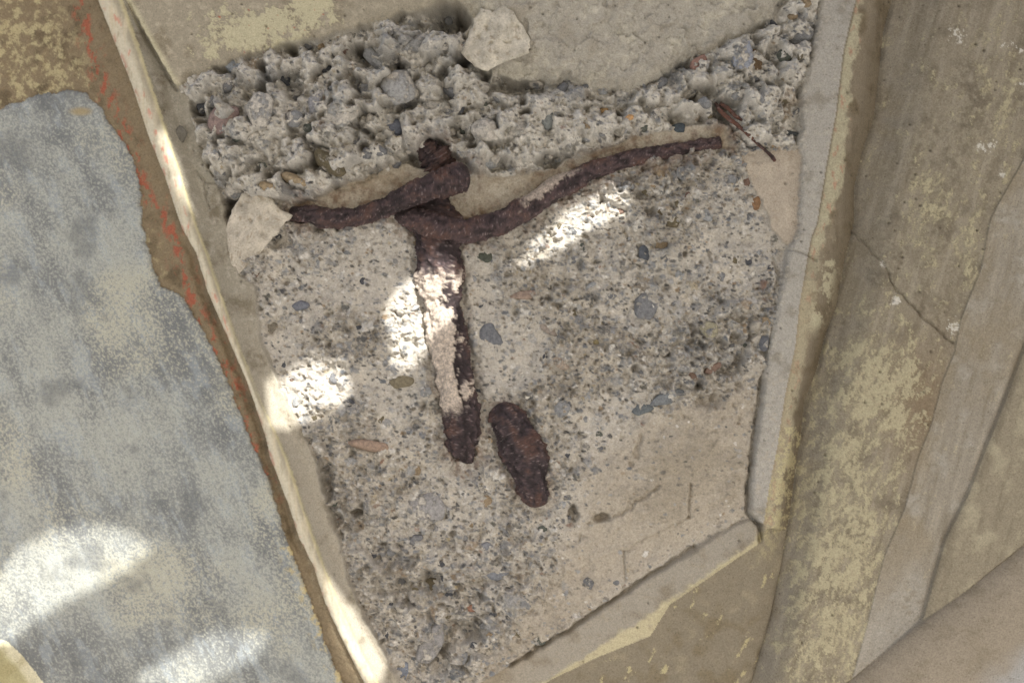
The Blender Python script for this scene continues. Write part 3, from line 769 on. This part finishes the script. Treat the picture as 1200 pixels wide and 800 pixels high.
# hand placed stones that stand out in the photograph: x, y, half width, aspect, angle, colour, cover
KEY = [(576,394,16,1.05,.2,(110,112,116),.1,0),(755,355,17,1.5,.3,(122,123,124),.32,0),(757,297,11,.9,.4,(86,90,96),.3,0),(548,303,0,0,0,(0,0,0),0,0),
       (567,300,12,.75,0,(84,88,78),.2,0),(318,382,14,1.1,.2,(128,122,110),.3,0),(350,358,14,.5,-.1,(112,115,122),.36,0),(407,361,9,.7,.3,(112,112,108),.2,0),
       (467,447,19,.5,-.1,(122,114,94),.25,0),(430,521,30,.28,.1,(150,130,114),.2,0),(500,593,32,.55,.15,(150,148,146),.4,0),(886,238,7,1.2,.2,(136,106,78),.1,0),
       (780,466,26,.36,-.35,(116,120,122),.3,0),(756,478,18,.45,-.4,(104,110,112),.25,0),(833,432,14,.45,-.5,(122,102,90),.2,0),(811,442,9,.8,.2,(116,96,84),.15,0),
       (895,402,9,1.1,.1,(96,98,102),.3,0),(870,65,16,1.2,.3,(146,150,158),.42,0),(886,70,8,1.6,-.3,(104,86,64),.1,0),(818,75,19,.42,-.55,(146,116,104),.35,0),
       (845,160,0,0,0,(0,0,0),0,0),(794,150,14,.5,.1,(76,84,90),.15,1),(925,157,12,.4,-.15,(70,74,74),.1,0),(640,140,15,.95,.3,(122,126,124),.3,1),(612,158,22,.75,.2,(176,174,166),.5,1),
       (262,140,17,1.4,.5,(140,122,116),.35,1),(305,128,22,1.2,.1,(150,150,148),.5,1),(252,145,9,1.2,.2,(108,92,80),.1,1),(275,75,19,.55,-.1,(150,156,162),.35,1),
       (462,150,17,.8,.5,(110,114,124),.3,1),(400,135,20,1.0,.3,(170,170,166),.5,1),(440,70,12,2.0,-.6,(150,150,148),.4,1),(383,82,10,.9,.2,(68,70,74),.1,1),(335,95,9,1.1,.2,(74,76,80),.2,1),
       (610,188,20,.6,.2,(172,170,160),.5,1),(570,155,20,.8,.2,(176,172,164),.55,1),(345,210,17,.5,.3,(160,144,118),.35,1),(313,218,10,.7,0,(150,134,108),.3,1),(210,160,13,1.0,.2,(112,108,98),.1,0),
       (465,625,0,0,0,(0,0,0),0,0),(487,632,12,.55,-.6,(120,120,120),.3,0),(503,752,16,2.0,.5,(140,138,136),.42,0),(472,785,10,1.1,.3,(122,128,138),.3,0),(470,682,13,1.3,.4,(118,118,118),.35,0),(553,712,9,.6,.1,(144,110,92),.2,0),
       (597,290,0,0,0,(0,0,0),0,0),(570,640,11,.6,.3,(132,134,138),.35,0),(585,672,16,.6,-.3,(128,132,138),.35,0),(505,685,11,1.0,0,(94,86,68),.2,0),(612,346,20,.35,-.2,(150,132,118),.4,0),(642,385,18,.4,.5,(150,140,130),.4,0),(655,425,14,.5,.4,(160,146,130),.4,0),
       (830,385,13,.9,.3,(148,143,122),.4,0),(775,248,6,.8,0,(96,86,66),.1,0),(700,400,8,.6,0,(140,130,98),.2,0),(0,0,0,0,0,(0,0,0),0,0),(730,150,16,.8,.2,(180,176,164),.5,1),(706,130,10,.5,-.2,(176,146,104),.3,1),(738,138,7,.6,0,(190,150,104),.2,1),
       (510,128,18,.9,.3,(168,166,158),.5,1),(530,105,15,.8,-.3,(126,128,130),.4,1),(470,105,24,1.0,-.2,(160,160,158),.45,1),(430,105,16,1.0,.2,(150,150,150),.4,1),(370,118,11,1.4,.3,(140,140,142),.4,1),(488,52,20,.6,-.3,(146,146,144),.45,1),(548,62,15,.6,0,(150,150,146),.45,1)]
for (x, y, r_, asp, a, c_, cov, kind) in KEY:
    if r_ == 0: continue
    ms = random.choice(LUMP if kind else FLAT)
    add_stone(x, y, r_, ms, a, asp, r_ * (.65 if kind else .38), (-.25 * r_ if kind else -.10 * r_), srgb(*c_), cov)
tries = 0
while nstone < 292 and tries < 20000:
    tries += 1
    if random.random() < .68:
        x = random.uniform(225, 950); y = random.uniform(-5, 235)
    else:
        x = random.uniform(290, 920); y = random.uniform(150, 810)
    lb = lat(x, y)
    if lb not in (CORE, LEDGE): continue
    led = lb == LEDGE
    r_ = min(6 + random.expovariate(1 / 6.0), 24) if led else min(4.6 + random.expovariate(1 / 2.4), 12)
    ix = int((x - gx[0]) / STEP); iy = int((y - gy[0]) / STEP)
    if cavity[iy, ix] > .3 or rustd[iy, ix] < 24: continue
    if random.random() < smooth_low[iy, ix] * .85: continue
    if any((x - a) ** 2 + (y - b) ** 2 < ((r_ + c_) * .92) ** 2 for a, b, c_ in placed): continue
    k = int(np.searchsorted(cum, random.random()))
    add_stone(x, y, r_, random.choice(LUMP if led else FLAT), random.uniform(-1.2, 1.2), random.uniform(.5, 1.0), r_ * (.7 if led else .32), (-.28 * r_ if led else -.16 * r_),
              STONECOL[k][0], random.uniform(.30, .55) if led else random.uniform(.2, .5))

# two large pale slabs of broken concrete, own outlines
def slab_piece(name, outline, h_in, h_out, thick, parent, colr, label):
    """flat broken lump: outline bevelled, its face gently uneven"""
    n_ = 46
    pts = []
    m_ = len(outline)
    for i_ in range(m_):
        ax, ay = outline[i_]; bx, by = outline[(i_ + 1) % m_]
        k = max(2, int(math.hypot(bx - ax, by - ay) / 4))
        for t in range(k):
            pts.append((ax + (bx - ax) * t / k, ay + (by - ay) * t / k))
    pts = np.array(pts, f4)
    cxm, cym = pts.mean(0)
    rings = [(1.0, -thick), (1.0, 0), (.97, 1.2), (.93, 1.8)] + [(.93 - .93 * q / 16, 1.8 + 1.2 * q / 16) for q in range(1, 17)]
    vs = []; cs = []
    for s_, z_ in rings:
        for (x, y) in pts:
            xx = cxm + (x - cxm) * s_; yy = cym + (y - cym) * s_
            a = np.array([xx], f4); b = np.array([yy], f4)
            nz = float(fbm(a, b, 34, 3, 61)[0]) * 7.0 + float(fbm(a, b, 7, 4, 67, .7)[0]) * 1.4 - 4 * max(0, float(fbm(a, b, 9, 2, 69)[0]) - .32) * 4
            t = (xx - h_in[0]) * h_out[0] + (yy - h_in[1]) * h_out[1]
            jx = float(fbm(a, b, 7, 3, 81)[0]) * 4 * (s_ > .8); jy = float(fbm(a, b, 7, 3, 83)[0]) * 4 * (s_ > .8)
            vs.append(W(xx + jx, yy + jy, h_in[2] + z_ + t + nz))
            st_ = float(fbm(a, b, 14, 4, 87)[0])
            dk = min(max((float(fbm(a, b, 10, 4, 91, .7)[0]) - .22) / .12, 0), 1) * .55
            cs.append((srgb(*colr) * (1 + .5 * st_)) * (1 - dk) + srgb(132, 116, 92) * dk)
    k = len(pts); fsx = []
    for r_ in range(len(rings) - 1):
        for i_ in range(k):
            a = r_ * k + i_; b = r_ * k + (i_ + 1) % k
            fsx.append((a, b, b + k, a + k))
    o = mesh_obj(name, vs, fsx, M_BROKEN, parent, np.array(cs, f4))
    o["label"] = label
    return o
slab_piece("concrete_chunk", [(541,62),(548,44),(556,24),(566,10),(578,14),(590,6),(600,14),(612,28),(622,50),(621,62),(604,68),(588,76),(570,83),(556,78)], (580,50,23), (.02,.05), 16, panel, (192,185,169), "large pale flat chunk near the top centre")
slab_piece("concrete_chunk", [(264,268),(272,246),(284,228),(300,224),(316,232),(330,246),(344,252),(330,268),(312,288),(296,304),(280,321),(272,314),(268,292)], (300,270,10), (-.03,-.04), 14, panel, (186,178,163), "pale wedge shaped chunk at the left end of the lower bar")

# ------------------------------------------------------------------ reinforcing bars
def bez(pts, n_):
    p = np.array(pts, np.float64); m_ = len(p)
    t = np.linspace(0, m_ - 1.0001, n_); i_ = t.astype(int); u_ = (t - i_)[:, None]
    g = lambda k: p[np.clip(i_ + k, 0, m_ - 1)]
    a, b, c_, d_ = g(-1), g(0), g(1), g(2)
    return .5 * ((2 * b) + (c_ - a) * u_ + (2 * a - 5 * b + 4 * c_ - d_) * u_ ** 2 + (-a + 3 * b - 3 * c_ + d_) * u_ ** 3)

def bar(name, pts, label, cat, seed, rough=2.0, flat=.75, ns=220, nr=44, cov=None, group=None, base=(66,55,56), ribs=0.0, parts=True):
    """pts: x, y, h, half width; rough bar of corroded steel with uneven scaly skin"""
    c_ = bez(pts, ns)
    x, y, h, r = c_.T
    d = np.gradient(np.stack([x, y], 1), axis=0); d /= np.linalg.norm(d, axis=1)[:, None] + 1e-9
    s = np.concatenate([[0], np.cumsum(np.hypot(np.diff(x), np.diff(y)))])
    th = np.linspace(-.5 * np.pi, 1.5 * np.pi, nr, endpoint=False)
    S_, T_ = np.meshgrid(s, th, indexing='ij')
    cn = np.cos(T_); sn = np.sin(T_)
    rr = np.repeat(r[:, None], nr, 1)
    endf = np.sqrt(np.clip(1 - (1 - np.minimum(S_, s[-1] - S_) / (np.maximum(rr, 1) * .5)).clip(0, 1) ** 2, 0, 1))
    q1 = fbm((S_ + seed * 97).astype(f4), (T_ * rr.mean() * 1.0).astype(f4), 14, 4, seed)
    # noise around the section made seamless by sampling a circle
    mid_r = float(np.mean(r))
    away = sst(0, .35, np.minimum(T_ + np.pi / 2, 1.5 * np.pi - T_))     # the seam lies buried at the back
    def ring(sc, oc, sd_, g, st=1.0):
        return fbm((S_ * st + seed * 31).astype(f4), (T_ * mid_r + 200).astype(f4), sc, oc, sd_, g) * (.3 + .7 * away) * 1.25
    q2 = ring(6.5, 5, seed + 3, .7, .8)
    q3 = ring(22, 4, seed + 50, .6, .6)
    q4 = ring(3, 3, seed + 80, .8)
    tq = (q3 + q2 * .25) * 4.5
    terr = (np.floor(tq) + sst(.35, .65, tq - np.floor(tq))) / 4.5          # scale flaking off in layers
    R = (rr + terr * rough * 2.2 + q4 * rough * .5 + q2 * rough * 2.2 + q3 * rough * 2.6 + ribs * np.sin(S_ * .55)) * endf + .05
    px = x[:, None] + (-d[:, 1][:, None]) * cn * R
    py = y[:, None] + (d[:, 0][:, None]) * cn * R
    ph = h[:, None] + sn * R * flat
    k = 1 - ph / D
    vs = np.stack([(px - 600) * k * P, -ph * P, (400 - py) * k * P], -1).reshape(-1, 3)
    b0 = srgb(*base)
    cc = np.zeros(S_.shape + (3,), f4); cc[:] = b0
    q4 = ring(3, 3, seed + 80, .8)
    cc = mixc(cc, srgb(106, 90, 90), sst(.1, .45, q2) * .6)
    cc = mixc(cc, srgb(42, 34, 34), sst(-.02, .35, -terr) * .85)
    cc = mixc(cc, srgb(96, 74, 64), sst(.12, .3, terr) * .6)
    cc = mixc(cc, srgb(88, 62, 52), sst(.25, .5, q3 + q2 * .4) * .5)
    cc = mixc(cc, srgb(30, 24, 24), sst(.2, .45, -q2) * .6)
    cc = mixc(cc, srgb(160, 150, 148), sst(.38, .55, q4 + q2 * .5 + .1 * q3) * .45)
    if cov:
        for (sa, sb, side, stv, sg) in cov:      # crust of cement left on the bar
            mk = sst(sa - 8, sa + 8, S_ + q2 * 20) * sst(sb + 8, sb - 8, S_ + q2 * 20) * sst(side - .1, side + .1, sg * cn + q2 * .8 + q3 * 1.2)
            cc = mixc(cc, srgb(200, 191, 176) * (1 + .2 * 0), mk * stv)
            vs = vs.reshape(ns, nr, 3); vs[..., 1] -= (mk * 1.5 * P); vs = vs.reshape(-1, 3)
    ii, jj = np.meshgrid(np.arange(ns - 1), np.arange(nr), indexing='ij')
    a = ii * nr + jj; b = ii * nr + (jj + 1) % nr
    fs_ = np.stack([a, b, b + nr, a + nr], -1).reshape(-1, 4)
    o = mesh_obj(name, vs, fs_, M_RUST, None, cc.reshape(-1, 3))
    o["label"] = label; o["category"] = cat
    if group: o["group"] = group
    return o
G = "rusty reinforcing bars exposed in the broken concrete"
bar("reinforcing_bar", [(503,165,-18,8),(508,190,-16,14),(510,215,-14,18),(511,248,-9,24),(513,285,2,26),(516,330,1,25),(520,370,-1,22),(527,410,0,21),(534,450,3,21),(541,485,4,21),(543,508,4,19),(543,524,3,16),(547,535,0,11),(546,543,-5,6)],
    "thick rusty upright bar crusted with pale cement, passing behind the bent bars", "steel bar", 3, 1.9, .55, 300, 60,
    cov=[(158, 318, -.38, .97, 1)], group=G)
bar("reinforcing_bar", [(338,250,-3,8),(360,252,3,11),(395,256,4,11),(430,250,7,11),(460,238,14,12),(490,225,20,14),(520,214,23,16),(540,208,23,16),(551,206,21,15)],
    "short rusty bar with a blunt cut end, lying over the top of the upright bar", "steel bar", 5, 1.1, .85, 240, 44, group=G, base=(68, 56, 57))
bar("reinforcing_bar", [(462,246,0,8),(480,254,5,13),(505,264,9,15),(535,270,13,15),(565,267,14,14),(600,253,13,14),(630,236,10,13),(660,216,7,13),(700,198,5,10),(740,186,3,9),(780,177,1,8),(815,172,0,7),(846,166,-3,6)],
    "long curved rusty bar sweeping up to the right towards the thin wire", "steel bar", 8, 1.0, .85, 380, 44, cov=[(165, 235, .25, .75, -1)], group=G, base=(80, 66, 66))
bar("reinforcing_bar", [(582,474,-4,8),(587,482,0,14),(598,500,3,21),(608,520,4,23),(619,545,4,23),(625,568,3,18),(629,585,0,13),(631,594,-4,6)],
    "stubby flat rusty bar fragment lying apart at the lower end of the upright bar", "steel bar", 12, 1.7, .5, 200, 56, group=G, base=(64, 54, 56))
GW = "thin rusty tie wires"
bar("tie_wire", [(838,120,4,2.4),(845,131,9,2.8),(858,142,11,2.6),(872,153,12,2.4),(886,166,12,2.4),(898,177,10,2.4),(904,183,8,2.6),(909,189,6,1.8)],
    "longer thin brown wire hanging out of the gravel towards the smooth patch", "wire", 21, .35, 1, 120, 14, group=GW, base=(104, 70, 56))
bar("tie_wire", [(843,121,3,2.0),(853,127,8,2.2),(862,136,9,2.2),(872,142,8,2.2),(881,149,3,1.8)],
    "shorter thin brown wire just above the longer one", "wire", 23, .35, 1, 70, 14, group=GW, base=(98, 66, 52))
bar("rust_lump", [(492,164,0,5),(498,168,3,9),(506,176,5,12),(513,186,5,13),(518,195,3,9),(521,200,0,5)], "dark crumbling lump of rust above the crossing of the bars", "rust lump", 31, 4.6, .5, 90, 40)

# ------------------------------------------------------------------ around the picture: ground and an added unseen sheet that shades the wall
def plain_mat(name, col, rough, sc=3):
    m, nt, bs = new_mat(name)
    geo = nt.nodes.new("ShaderNodeNewGeometry")
    n1 = noise(nt, sc, 8, .6, geo.outputs["Position"])
    r = ramp(nt, n1.outputs[0], .3, .7, tuple(c * .75 for c in col) + (1,), tuple(min(c * 1.2, 1) for c in col) + (1,))
    nt.links.new(r.outputs[0], bs.inputs["Base Color"]); bs.inputs["Roughness"].default_value = rough
    return m
gnd = mesh_obj("ground", [(-60, -60, -1.2), (60, -60, -1.2), (60, 60, -1.2), (-60, 60, -1.2)], [(0, 1, 2, 3)], plain_mat("pale_paving", (.33, .32, .305), .9))
gnd["kind"] = "structure"

S3 = np.array(SUN)
def to_plane(px, py, h):         # photo pixel on a surface at height h, slid along the sun's ray to the wall plane, in grid pixels
    k = 1 - h / D
    X = (px - 600) * k; Z = (400 - py) * k
    t = h / S3[1]
    return 600 + X + S3[0] * t, 400 - (Z + S3[2] * t)
def lh(px, py): return float(lefth(np.array([px], f4), np.array([py], f4))[0])
HOLES = [([(606,308),(622,284),(648,262),(668,240),(700,232),(724,234),(726,250),(700,262),(665,280),(628,302)], 2),
         ([(456,400),(444,372),(454,342),(472,322),(498,308),(530,318),(538,346),(532,374),(504,402),(474,430),(458,420)], 4),
         ([(308,452),(330,440),(352,425),(390,430),(412,450),(400,466),(365,482),(330,502),(312,516),(308,490)], 3),
         ([(-60,700),(-20,690),(20,650),(70,622),(130,622),(172,640),(150,660),(95,690),(40,722),(15,745),(-60,760)], -70),
         ([(165,792),(200,765),(240,742),(300,742),(310,758),(280,775),(230,800),(180,815)], -30),
         ([(372,668),(396,692),(414,702),(438,736),(458,772),(436,806),(410,780),(385,720)], 24),
         ([(188,150),(198,160),(214,205),(226,244),(214,238),(200,205),(186,166)], 30)]  # holes of the added sheet, shaped so sun patches land where wanted
hp = [[to_plane(x, y, (h if i_ != 3 and i_ != 4 else lh(x, y))) for x, y in poly] for i_, (poly, h) in enumerate(HOLES)]
cs = 5.0
sx = np.arange(-420, 1620, cs); sy = np.arange(-330, 1330, cs)
SX, SY = np.meshgrid(sx, sy); SX = SX.astype(f4); SY = SY.astype(f4)
jn = fbm(SX, SY, 30, 3, 1201) * 6
hp = [[(x + (x - sum(p[0] for p in poly) / len(poly)) * (.10, -.05, 0, .05, .05, 0, 0)[hi_] + 0, y + (y - sum(p[1] for p in poly) / len(poly)) * (.22, .0, .15, .1, .1, 0, 0)[hi_]) for x, y in poly] for hi_, poly in enumerate(hp)]
cut = np.zeros(SX.shape, bool)
for poly in hp: cut |= inside(SX + jn, SY + jn, poly)
Cc = S3 * .80
wpt = np.stack([(SX - 600) * P, np.zeros_like(SX), (400 - SY) * P], -1).astype(np.float64)
tt = ((Cc[None, None] - wpt) @ S3)
pt = wpt + tt[..., None] * S3 + S3 * (np.sin(SX / 24.0) * .004)[..., None]
ni, nj = SX.shape
id2 = np.arange(ni * nj).reshape(ni, nj)
qf_ = np.stack([id2[:-1, :-1], id2[:-1, 1:], id2[1:, 1:], id2[1:, :-1]], -1)[~cut[:-1, :-1]].reshape(-1, 4)
M_SHEET = plain_mat("shade_sheet_finish", (.17, .15, .14), .8, 14)
sheet = mesh_obj("shade_sheet", pt.reshape(-1, 3), qf_, M_SHEET)
sheet["label"] = "added out-of-view corrugated sheet that shades the wall, with holes shaped to cast the sun patches"
sheet["category"] = "added shade caster"
sm = sheet.modifiers.new("thickness", 'SOLIDIFY'); sm.thickness = .0015
